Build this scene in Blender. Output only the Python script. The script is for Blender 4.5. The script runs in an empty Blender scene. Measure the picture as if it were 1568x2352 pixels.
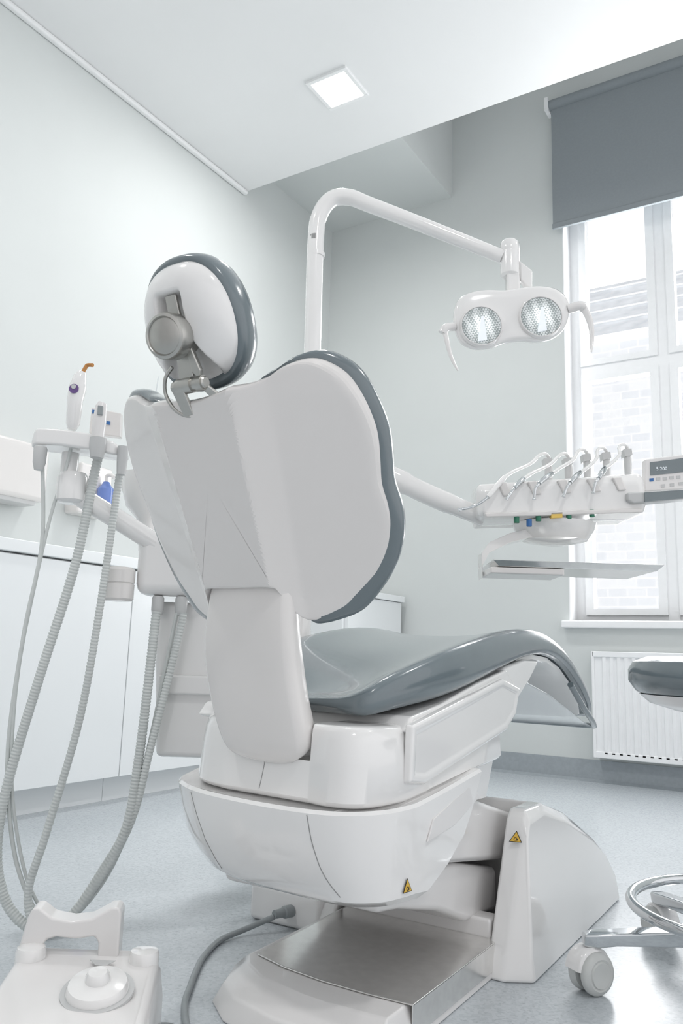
import bpy, bmesh, math
from mathutils import Vector, Matrix
from mathutils.bvhtree import BVHTree
S=bpy.context.scene
COL=S.collection
# ---------------------------------------------------------------- materials
def lin(c):
    return tuple(((v/255)/12.92 if v/255<=.04045 else ((v/255+.055)/1.055)**2.4) for v in c)+(1,)
def mat(name,rgb,rough=.4,metal=0,coat=0,var=.03,scale=20,bump=0,bscale=200,emit=None,es=0,trans=0,alpha=1,aniso=0):
    m=bpy.data.materials.new(name);m.use_nodes=True;nt=m.node_tree;b=nt.nodes['Principled BSDF']
    c=lin(rgb)
    n=nt.nodes.new('ShaderNodeTexNoise');n.inputs['Scale'].default_value=scale;n.inputs['Detail'].default_value=4
    tc=nt.nodes.new('ShaderNodeTexCoord');nt.links.new(tc.outputs['Object'],n.inputs['Vector'])
    r=nt.nodes.new('ShaderNodeValToRGB');nt.links.new(n.outputs['Fac'],r.inputs[0])
    r.color_ramp.elements[0].position=.35;r.color_ramp.elements[1].position=.65
    r.color_ramp.elements[0].color=tuple(min(1,v*(1-var)) for v in c[:3])+(1,)
    r.color_ramp.elements[1].color=tuple(min(1,v*(1+var)) for v in c[:3])+(1,)
    nt.links.new(r.outputs[0],b.inputs['Base Color'])
    b.inputs['Roughness'].default_value=rough;b.inputs['Metallic'].default_value=metal
    b.inputs['Coat Weight'].default_value=coat;b.inputs['Coat Roughness'].default_value=.06
    if trans: b.inputs['Transmission Weight'].default_value=trans
    if alpha<1: b.inputs['Alpha'].default_value=alpha
    if emit: b.inputs['Emission Color'].default_value=lin(emit);b.inputs['Emission Strength'].default_value=es
    if bump:
        n2=nt.nodes.new('ShaderNodeTexNoise');n2.inputs['Scale'].default_value=bscale;nt.links.new(tc.outputs['Object'],n2.inputs['Vector'])
        bp=nt.nodes.new('ShaderNodeBump');bp.inputs['Strength'].default_value=bump;bp.inputs['Distance'].default_value=.002
        nt.links.new(n2.outputs['Fac'],bp.inputs['Height']);nt.links.new(bp.outputs[0],b.inputs['Normal'])
    return m
M={}
M['wall']=mat('wall_paint',(214,218,217),.75,var=.01,scale=3,bump=.05,bscale=300)
M['ceil']=mat('ceiling_paint',(238,239,239),.5,var=.008,scale=2)
M['trim']=mat('trim_white',(242,243,243),.4,var=.01)
M['skirt']=mat('skirting_vinyl',(160,167,172),.4,var=.05,scale=60)
M['plastic']=mat('white_plastic',(230,228,227),.28,coat=.5,var=.008,scale=4)
M['gloss']=mat('gloss_white_plastic',(238,237,236),.12,coat=1,var=.006,scale=4)
M['satin']=mat('satin_white_shell',(228,225,223),.24,coat=.5,var=.008,scale=4,bump=.03,bscale=900)
M['grey']=mat('light_grey_plastic',(198,199,199),.4,var=.02)
M['vinyl']=mat('grey_upholstery',(108,119,124),.19,coat=.6,var=.03,scale=12,bump=.05,bscale=700)
M['steel']=mat('brushed_steel',(230,229,227),.2,metal=.88,var=.04,scale=60)
M['nickel']=mat('satin_nickel',(192,191,187),.34,metal=1,var=.04,scale=40)
M['chrome']=mat('chrome',(215,218,220),.08,metal=1,var=.01)
M['hose']=mat('hose_grey',(208,212,210),.45,var=.03,scale=50)
M['cord']=mat('cord_grey',(150,156,158),.45,var=.04,scale=50)
M['dark']=mat('dark_gap',(40,42,44),.6)
M['seam']=mat('seam_grey',(150,150,150),.6)
M['cab']=mat('cabinet_laminate',(238,241,242),.3,coat=.2,var=.006,scale=2)
M['blind']=mat('blind_fabric',(143,150,154),.8,var=.02,scale=90,bump=.1,bscale=800)
M['frame']=mat('window_frame_white',(246,247,248),.35,var=.01)
M['yellow']=mat('label_yellow',(222,180,70),.5,var=.03)
M['black']=mat('label_black',(35,32,28),.5)
M['screen']=mat('screen_dark',(118,128,132),.2,coat=.4)
M['lcd']=mat('lcd_text',(235,240,245),.4,emit=(235,240,245),es=.3)
M['blue']=mat('blue_plastic',(58,110,170),.4)
M['violet']=mat('violet_buttons',(110,84,140),.4)
M['green']=mat('green_plastic',(50,120,95),.4)
M['yel2']=mat('yellow_plastic',(232,196,100),.4)
M['amber']=mat('amber_light_guide',(190,130,60),.2,coat=.5)
M['lightp']=mat('led_panel',(255,255,255),.5,emit=(255,255,255),es=6)
M['clear']=mat('clear_cover',(225,232,235),.06,coat=.8,alpha=.45)
M['bluebot']=mat('blue_bottle',(110,135,200),.2,coat=.4)
M['rubber']=mat('caster_grey',(205,207,205),.4)
M['roof']=mat('glowing_roof_slate',(224,228,232),.8,var=.14,scale=6,emit=(224,228,232),es=.32)  # roof emits a little, standing in for bright daylight on it
def floor_mat():
    m=bpy.data.materials.new('speckled_vinyl_floor');m.use_nodes=True;nt=m.node_tree;b=nt.nodes['Principled BSDF']
    tc=nt.nodes.new('ShaderNodeTexCoord')
    v=nt.nodes.new('ShaderNodeTexVoronoi');v.inputs['Scale'].default_value=190;nt.links.new(tc.outputs['Object'],v.inputs['Vector'])
    n=nt.nodes.new('ShaderNodeTexNoise');n.inputs['Scale'].default_value=130;n.inputs['Detail'].default_value=6;nt.links.new(tc.outputs['Object'],n.inputs['Vector'])
    r=nt.nodes.new('ShaderNodeValToRGB');nt.links.new(v.outputs['Color'],r.inputs[0])
    r.color_ramp.elements[0].color=lin((184,190,195));r.color_ramp.elements[1].color=lin((198,204,208))
    r.color_ramp.elements[0].position=.1;r.color_ramp.elements[1].position=.7
    r2=nt.nodes.new('ShaderNodeValToRGB');nt.links.new(n.outputs['Fac'],r2.inputs[0])
    r2.color_ramp.elements[0].color=(.80,.80,.81,1);r2.color_ramp.elements[1].color=(1,1,1,1);r2.color_ramp.elements[0].position=.34;r2.color_ramp.elements[1].position=.42
    mx=nt.nodes.new('ShaderNodeMix');mx.data_type='RGBA';mx.blend_type='MULTIPLY';mx.inputs[0].default_value=.8
    nt.links.new(r.outputs[0],mx.inputs[6]);nt.links.new(r2.outputs[0],mx.inputs[7]);nt.links.new(mx.outputs[2],b.inputs['Base Color'])
    b.inputs['Roughness'].default_value=.26
    return m
M['floor']=floor_mat()
def facet_mat():
    m=bpy.data.materials.new('faceted_reflector');m.use_nodes=True;nt=m.node_tree;b=nt.nodes['Principled BSDF']
    tc=nt.nodes.new('ShaderNodeTexCoord');v=nt.nodes.new('ShaderNodeTexChecker');v.inputs['Scale'].default_value=190
    v.inputs['Color1'].default_value=(.90,.93,.93,1);v.inputs['Color2'].default_value=(.42,.46,.46,1)
    mp=nt.nodes.new('ShaderNodeMapping');mp.inputs['Rotation'].default_value=(.5,.3,.56);nt.links.new(tc.outputs['Object'],mp.inputs[0]);nt.links.new(mp.outputs[0],v.inputs['Vector'])
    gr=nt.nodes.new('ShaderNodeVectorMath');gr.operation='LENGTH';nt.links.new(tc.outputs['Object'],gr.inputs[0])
    mr=nt.nodes.new('ShaderNodeMapRange');mr.inputs[1].default_value=.008;mr.inputs[2].default_value=.045;mr.inputs[3].default_value=1.0;mr.inputs[4].default_value=.05  # bright centre painted in as emission, fading towards the rim
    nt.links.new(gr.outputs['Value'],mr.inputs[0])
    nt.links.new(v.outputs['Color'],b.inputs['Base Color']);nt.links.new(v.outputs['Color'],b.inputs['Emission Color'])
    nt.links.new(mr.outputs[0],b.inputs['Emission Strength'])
    b.inputs['Metallic'].default_value=1;b.inputs['Roughness'].default_value=.1
    return m
M['facet']=facet_mat()
def facade_mat():
    m=bpy.data.materials.new('glowing_pale_brick');m.use_nodes=True;nt=m.node_tree;b=nt.nodes['Principled BSDF']
    tc=nt.nodes.new('ShaderNodeTexCoord');mp=nt.nodes.new('ShaderNodeMapping');mp.inputs['Rotation'].default_value=(math.pi/2,0,0)
    nt.links.new(tc.outputs['Object'],mp.inputs[0])
    br=nt.nodes.new('ShaderNodeTexBrick');nt.links.new(mp.outputs[0],br.inputs[0]);br.inputs['Scale'].default_value=2.6
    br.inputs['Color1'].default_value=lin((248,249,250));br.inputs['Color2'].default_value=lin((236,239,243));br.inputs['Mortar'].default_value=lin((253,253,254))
    nt.links.new(br.outputs[0],b.inputs['Base Color']);nt.links.new(br.outputs[0],b.inputs['Emission Color']);b.inputs['Emission Strength'].default_value=.34  # facade glows in its brick colours to look washed out by daylight
    b.inputs['Roughness'].default_value=.9
    return m
M['brick']=facade_mat()
# ---------------------------------------------------------------- helpers
WORLD={}
def put(o,parent):
    COL.objects.link(o)
    if parent is not None:
        o.parent=parent
        o.matrix_parent_inverse=Matrix.Translation(-WORLD[parent.name])
    WORLD[o.name]=o.location.copy()
def mk(name,verts,faces,m,parent=None,bevel=0,sub=0,angle=38,seg=3,label=None,smooth=True,kind=None,solid=0):
    vs=[Vector(v) for v in verts]
    lo=Vector([min(v[i] for v in vs) for i in range(3)]);hi=Vector([max(v[i] for v in vs) for i in range(3)])
    c=(lo+hi)/2
    me=bpy.data.meshes.new(name);me.from_pydata([v-c for v in vs],[],faces);me.validate();me.update()
    bm=bmesh.new();bm.from_mesh(me);bmesh.ops.recalc_face_normals(bm,faces=bm.faces);bm.to_mesh(me);bm.free()
    me.materials.append(M[m] if isinstance(m,str) else m)
    if smooth:
        me.polygons.foreach_set('use_smooth',[True]*len(me.polygons))
        if not bevel and not sub: me.set_sharp_from_angle(angle=math.radians(angle))
    o=bpy.data.objects.new(name,me);o.location=c
    put(o,parent)
    if solid: 
        d=o.modifiers.new('solid','SOLIDIFY');d.thickness=solid;d.offset=0
    if bevel:
        d=o.modifiers.new('bevel','BEVEL');d.width=bevel;d.segments=seg;d.limit_method='ANGLE';d.angle_limit=math.radians(25)
        w=o.modifiers.new('wn','WEIGHTED_NORMAL');w.keep_sharp=True
    if sub:
        d=o.modifiers.new('sub','SUBSURF');d.levels=sub;d.render_levels=sub
    if label: o['label']=label
    if kind: o['kind']=kind
    return o
def thing(name,label,cat,loc,group=None):
    e=bpy.data.objects.new(name,None);e.location=Vector(loc);e.empty_display_size=.05
    COL.objects.link(e);WORLD[e.name]=e.location.copy();e['label']=label;e['category']=cat
    if group:e['group']=group
    return e
def top(o,label,cat,group=None):
    o['label']=label;o['category']=cat
    if group:o['group']=group
    return o
def boxv(x0,x1,y0,y1,z0,z1):
    v=[(x,y,z) for z in (z0,z1) for x,y in ((x0,y0),(x1,y0),(x1,y1),(x0,y1))]
    f=[(0,1,2,3),(4,5,6,7),(0,1,5,4),(1,2,6,5),(2,3,7,6),(3,0,4,7)]
    return v,f
def box(name,x0,x1,y0,y1,z0,z1,m,parent=None,bevel=.004,**k):
    v,f=boxv(x0,x1,y0,y1,z0,z1);return mk(name,v,f,m,parent,bevel=bevel,**k)
def join(*ms):
    V=[];F=[]
    for v,f in ms:
        n=len(V);V+=[tuple(a) for a in v];F+=[tuple(i+n for i in q) for q in f]
    return V,F
def prism(pts,vec):
    pts=[Vector(p) for p in pts];vec=Vector(vec);n=len(pts)
    return [*pts,*[p+vec for p in pts]],[tuple(range(n)),tuple(range(n,2*n))]+[(i,(i+1)%n,(i+1)%n+n,i+n) for i in range(n)]
def loft(rings,cap=True,closed=True):
    n=len(rings[0]);V=[Vector(p) for r in rings for p in r];F=[]
    for k in range(len(rings)-1):
        for i in range(n if closed else n-1):
            j=(i+1)%n;F.append((k*n+i,k*n+j,(k+1)*n+j,(k+1)*n+i))
    if cap:
        F.append(tuple(range(n)));F.append(tuple(range((len(rings)-1)*n,len(rings)*n)))
    return V,F
def cat(pts,n=8,closed=False):
    P=[Vector(p) for p in pts];L=len(P);out=[]
    rng=L if closed else L-1
    for i in range(rng):
        if closed: a,b,c,d=P[(i-1)%L],P[i],P[(i+1)%L],P[(i+2)%L]
        else: a,b,c,d=P[max(i-1,0)],P[i],P[i+1],P[min(i+2,L-1)]
        for k in range(n):
            t=k/n;out.append(.5*((2*b)+(c-a)*t+(2*a-5*b+4*c-d)*t*t+(3*b-a-3*c+d)*t**3))
    if not closed: out.append(P[-1])
    return out
def tube(pts,r,seg=12,closed=False,cap=True,flat=1):
    P=[Vector(p) for p in pts];n=len(P)
    T=[]
    for i in range(n):
        a=P[(i-1)%n] if closed or i>0 else P[i];b=P[(i+1)%n] if closed or i<n-1 else P[i]
        T.append((b-a).normalized())
    ref=Vector((0,0,1)) if abs(T[0].z)<.9 else Vector((1,0,0))
    N=(ref-T[0]*ref.dot(T[0])).normalized();rings=[]
    for i in range(n):
        N=(N-T[i]*N.dot(T[i])).normalized();B=T[i].cross(N)
        rr=r[min(i,len(r)-1)] if isinstance(r,(list,tuple)) else r
        rings.append([P[i]+N*math.cos(2*math.pi*k/seg)*rr+B*math.sin(2*math.pi*k/seg)*rr*flat for k in range(seg)])
    if closed: rings.append(rings[0])
    return loft(rings,cap=cap and not closed)
def ribbed(pts,r,pitch=.0065,seg=12):
    P=cat(pts,24);L=[0]
    for i in range(1,len(P)):L.append(L[-1]+(P[i]-P[i-1]).length)
    n=int(L[-1]/pitch*4);out=[];rad=[];j=0
    for k in range(n+1):
        d=L[-1]*k/n
        while j<len(L)-2 and L[j+1]<d:j+=1
        t=(d-L[j])/max(1e-9,L[j+1]-L[j]);out.append(P[j].lerp(P[j+1],t));rad.append(r*(.95+.05*math.cos(k*math.pi/2))-(r*.07 if k%4==2 else 0))
    return tube(out,rad,seg)
def lathe(prof,o,axis=(0,0,1),seg=32):
    o=Vector(o);a=Vector(axis).normalized();ref=Vector((1,0,0)) if abs(a.x)<.9 else Vector((0,1,0))
    u=(ref-a*ref.dot(a)).normalized();w=a.cross(u)
    rings=[[o+a*h+(u*math.cos(2*math.pi*k/seg)+w*math.sin(2*math.pi*k/seg))*max(r,1e-4) for k in range(seg)] for r,h in prof]
    return loft(rings)
def radial(outline,c,seq,f):
    c=Vector(c);P=[Vector(p) for p in outline];n=len(P);V=[f(c.x,c.y,0,seq[0][1] if seq[0][0]<.5 else 0)];F=[]
    for k,s in enumerate(seq):
        for p in P:
            q=c+(p-c)*s[0];V.append(f(q.x,q.y,s[0],s[1]))
    for i in range(n):F.append((0,1+i,1+(i+1)%n))
    for k in range(len(seq)-1):
        for i in range(n):
            j=(i+1)%n;F.append((1+k*n+i,1+k*n+j,1+(k+1)*n+j,1+(k+1)*n+i))
    return V,F
def ss(a,b,x):
    t=max(0,min(1,(x-a)/(b-a)));return t*t*(3-2*t)
Rv=Vector((.8472,.5313,0));Fv=Vector((-.5313,.8472,0));Zv=Vector((0,0,1))
def V3(s,z,D): return Rv*s+Fv*D+Zv*z
def text(body,size,o,right,up,m,parent,name='lettering'):
    cu=bpy.data.curves.new('t','FONT');cu.body=body;cu.size=size;cu.extrude=.0003;cu.align_x='CENTER'
    t=bpy.data.objects.new('t',cu);COL.objects.link(t);bpy.context.view_layer.update()
    me=bpy.data.meshes.new_from_object(t);right=Vector(right).normalized();up=Vector(up).normalized()
    vs=[Vector(o)+right*v.co.x+up*v.co.y+right.cross(up)*v.co.z for v in me.vertices];fs=[tuple(p.vertices) for p in me.polygons]
    bpy.data.objects.remove(t)
    return mk(name,vs,fs,m,parent,smooth=False)
def bvh(vf): 
    v,f=vf;return BVHTree.FromPolygons([Vector(a) for a in v],[tuple(q) for q in f])
# ---------------------------------------------------------------- camera
F_=1843.38;yaw,pitch,roll=0.56015,0.17792,0.03162
f=Vector((-math.sin(yaw)*math.cos(pitch),math.cos(yaw)*math.cos(pitch),math.sin(pitch)))
r=Vector((math.cos(yaw),math.sin(yaw),0));u=r.cross(f)
c_,s_=math.cos(roll),math.sin(roll);r,u=r*c_+u*s_,-r*s_+u*c_
cd=bpy.data.cameras.new('camera');cam=bpy.data.objects.new('camera',cd);COL.objects.link(cam)
mw=Matrix(((r.x,u.x,-f.x,0),(r.y,u.y,-f.y,0),(r.z,u.z,-f.z,.55),(0,0,0,1)));cam.matrix_world=mw
cd.sensor_fit='VERTICAL';cd.sensor_height=36;cd.sensor_width=24;cd.lens=F_*36/2352;cd.clip_start=.02
S.camera=cam
# ---------------------------------------------------------------- room
XL,YW=-2.68,4.05
def st(o):
    o['kind']='structure';return o
st(box('floor',XL-.1,2.4,-1.8,YW+.3,-.06,0,'floor',bevel=0))
st(box('wall_left',XL-.12,XL,-1.8,YW+.3,0,3.9,'wall',bevel=0))
wx0,wx1,wz0,wz1=-1.17,-.20,.76,3.55
st(mk('wall_window',*join(boxv(XL,wx0,YW,YW+.32,0,3.9),boxv(wx1,2.4,YW,YW+.32,0,3.9),boxv(wx0,wx1,YW,YW+.32,0,wz0),boxv(wx0,wx1,YW,YW+.32,wz1,3.9)),'wall'))
st(box('ceiling',XL,2.4,-1.8,3.15,3.08,3.86,'ceil',bevel=0))
st(mk('trim_1',*join(boxv(XL,-1.83,3.15,YW,3.28,3.86)),'wall'))
st(box('trim_2',-1.83,2.4,3.15,YW,3.81,3.9,'ceil',bevel=0))
st(box('trim_3',XL,XL+.03,-1.8,3.15,3.055,3.08,'trim',bevel=.010))
st(mk('baseboard_window',*prism([(XL,YW,0),(XL,YW-.035,0),(XL,YW-.012,.012),(XL,YW-.008,.10),(XL,YW,.10)],(4.9,0,0)),'skirt'))
st(mk('baseboard_left',*prism([(XL,-1.8,0),(XL+.035,-1.8,0),(XL+.012,-1.8,.012),(XL+.008,-1.8,.10),(XL,-1.8,.10)],(0,5.8,0)),'skirt'))
gy=4.2
fr=[boxv(wx0,wx0+.055,gy-.03,gy+.05,wz0,wz1),boxv(wx1-.055,wx1,gy-.03,gy+.05,wz0,wz1),boxv(-.722,-.668,gy-.035,gy+.05,wz0,wz1)]
for a,b in ((wx0+.055,-.722),(-.668,wx1-.055)):
    fr+=[boxv(a,b,gy-.03,gy+.05,wz0,wz0+.035),boxv(a,b,gy-.03,gy+.05,wz1-.05,wz1),boxv(a,b,gy-.035,gy+.05,2.07,2.125)]
win=st(mk('window_1',*join(*fr),'frame'))
for (a,b) in ((wx0+.055,-.722),(-.668,wx1-.055)):
    for (c,d) in ((wz0+.035,2.07),(2.125,wz1-.05)):
        w=.04
        st(mk('sash',*join(boxv(a,a+w,gy-.045,gy+.02,c,d),boxv(b-w,b,gy-.045,gy+.02,c,d),boxv(a+w,b-w,gy-.045,gy+.02,c,c+w*.8),boxv(a+w,b-w,gy-.045,gy+.02,d-w*.8,d)),'frame',win))
st(box('trim_4',wx0-.03,wx1+.03,YW-.05,YW+.16,.725,.76,'frame',bevel=.006))
st(box('trim_5',wx0,wx0+.006,YW-.001,gy-.03,.76,3.55,'frame',bevel=0))
bl=thing('roller_blind','dark grey fabric roller blind half lowered over window','blind',(-.7,YW-.05,3.64))
box('fabric',-1.205,-.16,YW-.052,YW-.048,2.9,3.63,'blind',bl,bevel=0)
mk('roller',*lathe([(.03,0),(.03,1.06)],(-1.215,YW-.05,3.63),(1,0,0),20),'blind',bl)
box('bottom_bar',-1.207,-.158,YW-.06,YW-.042,2.875,2.905,'blind',bl,bevel=.003)
box('bracket',-1.235,-1.213,YW-.085,YW-.0,3.59,3.67,'frame',bl,bevel=.003)
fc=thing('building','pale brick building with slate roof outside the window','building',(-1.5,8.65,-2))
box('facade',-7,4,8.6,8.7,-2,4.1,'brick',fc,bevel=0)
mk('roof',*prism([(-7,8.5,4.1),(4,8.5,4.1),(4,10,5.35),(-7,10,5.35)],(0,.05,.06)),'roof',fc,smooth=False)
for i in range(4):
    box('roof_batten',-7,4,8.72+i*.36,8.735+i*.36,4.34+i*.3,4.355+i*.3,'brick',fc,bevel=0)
# radiator
ra=thing('radiator','white ribbed panel radiator under the window sill','radiator',(-.6,4.0,.1))
y0=3.955;n=26;x0,x1=-1.0,-.12
prof=[(-1.035,y0+.008)]
for i in range(n):
    a=x0+(x1-x0)*i/n;w=(x1-x0)/n
    prof+=[(a+.15*w,y0+.008),(a+.3*w,y0),(a+.7*w,y0),(a+.85*w,y0+.008)]
prof+=[(-.08,y0+.008)]
mk('panel',*prism([(x,y,.14) for x,y in prof]+[(-.08,y0+.08,.14),(-1.035,y0+.08,.14)],(0,0,.45)),'frame',ra,smooth=False)
box('top_grille',-1.04,-.075,y0-.002,y0+.085,.585,.612,'frame',ra,bevel=.004)
box('side_cover',-1.043,-1.03,y0-.002,y0+.085,.12,.612,'frame',ra,bevel=.004)
box('bottom_rail',-1.04,-.075,y0,y0+.085,.12,.15,'frame',ra,bevel=.004)
# ceiling lights
def clight(x,y):
    t=thing('ceiling_light','square recessed led ceiling light with white frame','light',(x,y,3.08),group='recessed ceiling lights')
    h=.105;w=.018
    mk('frame',*join(boxv(x-h,x+h,y-h,y-h+w,3.068,3.085),boxv(x-h,x+h,y+h-w,y+h,3.068,3.085),boxv(x-h,x-h+w,y-h+w,y+h-w,3.068,3.085),boxv(x+h-w,x+h,y-h+w,y+h-w,3.068,3.085)),'trim',t,bevel=.002)
    box('light_panel',x-h+w,x+h-w,y-h+w,y+h-w,3.072,3.079,'lightp',t,bevel=0)
    ld=bpy.data.lights.new('downlight','AREA');ld.energy=14;ld.size=.17;ld.color=(1,.99,.98)
    lo=bpy.data.objects.new('downlight',ld);lo.location=(x,y,3.066);COL.objects.link(lo)
clight(-1.785,2.70);clight(-1.785,.2);clight(.6,2.7);clight(.6,.2)  # first light is in view; the other three are added unseen as fill
# ---------------------------------------------------------------- cabinets
for i,(a,b) in enumerate(((.97,1.57),(1.57,2.17),(2.17,2.77))):
    t=thing('base_cabinet','white handleless base cabinet against the wall','cabinet',(-2.45,(a+b)/2,0),group='base cabinets along the wall')
    box('body',XL+.002,-2.30,a+.001,b-.001,.10,.85,'cab',t,bevel=0)
    box('door',-2.299,-2.28,a+.002,b-.002,.095,.845,'cab',t,bevel=.002)
    box('plinth',XL+.04,-2.36,a+.001,b-.001,0,.10,'cab',t,bevel=0)
top(box('worktop',XL+.002,-2.27,.95,2.79,.852,.894,'cab',bevel=.004),'white laminate worktop on the base cabinets','worktop')
t=thing('base_cabinet','small white cabinet in the corner beside window wall','cabinet',(-2.38,3.72,0),group='base cabinets along the wall')
box('body',XL+.002,-2.10,3.44,4.01,.10,.855,'cab',t,bevel=.002)
box('door',-2.60,-2.12,3.42,3.438,.11,.85,'cab',t,bevel=.002)
box('plinth',XL+.04,-2.14,3.48,4.0,0,.10,'cab',t,bevel=0)
box('top_board',XL+.002,-2.085,3.41,4.02,.857,.89,'cab',t,bevel=.003)
pd=thing('paper_towel_dispenser','white wall-mounted paper towel dispenser above worktop','dispenser',(-2.6,1.85,1.08))
box('housing',XL+.001,-2.56,1.66,1.96,1.09,1.31,'satin',pd,bevel=.02)
box('outlet',XL+.02,-2.575,1.70,1.92,1.075,1.095,'grey',pd,bevel=.003)
sd=thing('soap_dispenser','white wall soap dispenser holding blue soap bottle','dispenser',(-2.62,2.25,1.08))
box('back_plate',XL-.004,-2.60,2.14,2.31,1.09,1.30,'satin',sd,bevel=.01)
mk('bottle',*lathe([(.03,0),(.034,.01),(.034,.11),(.02,.125),(.012,.14)],(-2.575,2.255,1.095)),'bluebot',sd)
mk('nozzle',*tube(cat([(-2.575,2.255,1.235),(-2.575,2.255,1.26),(-2.55,2.255,1.262),(-2.53,2.255,1.25)],6),.008),'satin',sd)
# ---------------------------------------------------------------- dental chair
X0=-.78
ch=thing('dental_chair','white dental chair with grey upholstery, seen from behind','dental chair',(-.76,1.5,0))
half=[(.033,.907),(.084,.916),(.119,.930),(.142,.944),(.168,.952),(.190,.949),(.213,.933),(.229,.903),(.236,.874),(.237,.850),(.234,.821),(.231,.793),(.234,.764),(.233,.738),(.224,.705),(.208,.673),(.184,.642),(.160,.618),(.138,.607),(.108,.598),(.090,.600),(.082,.618),(.072,.638),(.055,.643)]
outl=[(0,.905)]+half+[(0,.643)]+[(-x*(1.0+.085*ss(.68,.85,z)),z) for x,z in half[::-1]]
outl=[(p.x,p.y) for p in cat([(x,z,0) for x,z in outl],4,closed=True)]
def yb(x,z):
    w=abs(x);k=max(0,min(1,(z-.64)/.27));w1=.062+.009*k;w2=.095+.023*k
    y=.8455+.5*(.908-z)+max(0,w-w2)*.557*(1+.2*(.9-z))
    t=max(0,min(1,(w-w1)/(w2-w1)))
    return y-.036*(1-t)+.010
Nn=Vector((0,.894,.447))
def fshell(x,z,t,off): return Vector((X0+x,yb(x,z),z))+Nn*off
seq=[(k/64,0) for k in range(1,61)]+[(.96,.0005),(.975,.002),(.987,.005),(.996,.010),(1.0,.016),(.998,.022)]
back=mk('backrest_shell',*radial(outl,(0,.80),seq,fshell),'satin',ch,angle=13)
def fcush(x,z,t,off): 
    w=abs(x);k=max(0,w-.11)*.557
    return Vector((X0+x,.8545+.5*(.908-z)+k,z+.006*ss(.89,.93,z)))+Nn*off
seq=[(.3,.05),(.6,.05),(.8,.050),(.92,.050),(.98,.046),(1.01,.039),(1.028,.031),(1.034,.023),(1.030,.015),(1.0,.009),(.96,.010),(.90,.012)]
mk('backrest_cushion',*radial(outl,(0,.80),seq,fcush),'vinyl',ch,angle=80)
HO=Vector((X0,.809,1.01));HU=Vector((0,-.447,.894))
def H(a,b,n): return HO+Vector((1,0,0))*a+HU*b+Nn*n
def sup(hw,hh,cb,n=2.6,N=72,egg=.0):
    o=[]
    for k in range(N):
        t=2*math.pi*k/N;c,s=math.cos(t),math.sin(t)
        x=hw*math.copysign(abs(c)**(2/n),c);y=hh*math.copysign(abs(s)**(2/n),s)
        x*=1-egg*max(0,s)
        o.append((x,cb+y))
    return o
def fh(a,b,t,off):
    d=.04*max(0,(1-t**3))**.6
    w=.017+.024*ss(.0,-.07,b)
    chn=(1-ss(w,w+.010,abs(a+.004)))*(1-ss(.040,.058,b))
    d*=1-.75*chn
    return H(a,b,-d+.012+off)
sq=[(k/34,0) for k in range(1,35)]+[(.995,.01)]
hd=mk('headrest_shell',*radial(sup(.082,.088,.006,2.5,120,.10),(0,.006),sq,fh),'gloss',ch,angle=70)
def fhc(a,b,t,off): return H(a,b,off)
mk('headrest_cushion',*radial(sup(.087,.098,.005,2.5,96,.10),(0,.005),[(.4,.075),(.7,.072),(.85,.065),(.95,.053),(1.0,.038),(1.01,.026),(1.0,.016),(.97,.010),(.92,.008),(.5,.010),(.05,.010)],fhc),'vinyl',hd,angle=80)
kn=mk('headrest_knob',*lathe([(.004,.040),(.024,.040),(.026,.0385),(.0275,.041),(.0315,.039),(.033,.034),(.033,.016),(.029,.008),(.022,0),(.022,-.02)],H(-.004,-.010,-.016),Vector((.12,-.93,-.3)),40),'nickel',hd)
mk('bracket_bar',*join(prism([H(-.011,.050,-.014),H(.009,.050,-.014),H(.012,-.03,-.02),H(.015,-.088,-.026),H(-.015,-.088,-.026),H(-.012,-.03,-.02)],-Nn*.006),
  prism([H(.012,.0,-.02),H(.017,-.01,-.02),H(.030,-.060,-.024),H(.025,-.075,-.024),H(.014,-.06,-.024)],-Nn*.008)),'nickel',hd,bevel=.002)
mk('hinge',*join(lathe([(.007,-.030),(.009,-.028),(.009,.030),(.007,.032)],H(.006,-.078,-.034),(1,0,0),24),lathe([(.0115,-.014),(.0115,.014)],H(.0,-.078,-.034),(1,0,0),24),lathe([(.011,-.006),(.011,.006)],H(.028,-.078,-.034),(1,0,0),24)),'nickel',hd)
mk('bracket_link',*join(prism([H(-.022,-.075,-.038),H(.000,-.075,-.038),H(.002,-.12,-.030),H(-.016,-.122,-.030)],-Nn*.007),
  prism([H(.018,-.070,-.034),H(.028,-.068,-.034),H(.048,-.098,-.020),H(.052,-.118,-.018),H(.042,-.120,-.018),H(.036,-.102,-.024)],-Nn*.006),
  prism([H(-.022,-.112,-.034),H(.045,-.108,-.034),H(.045,-.120,-.026),H(-.014,-.124,-.026)],Nn*.03)),'nickel',hd,bevel=.002)
mk('bracket_wire',*tube(cat([H(-.02,-.048,-.03),H(-.035,-.062,-.034),H(-.040,-.085,-.036),H(-.030,-.108,-.036),H(-.008,-.122,-.034),H(.02,-.126,-.03)],8),.0028),'nickel',hd)
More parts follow.
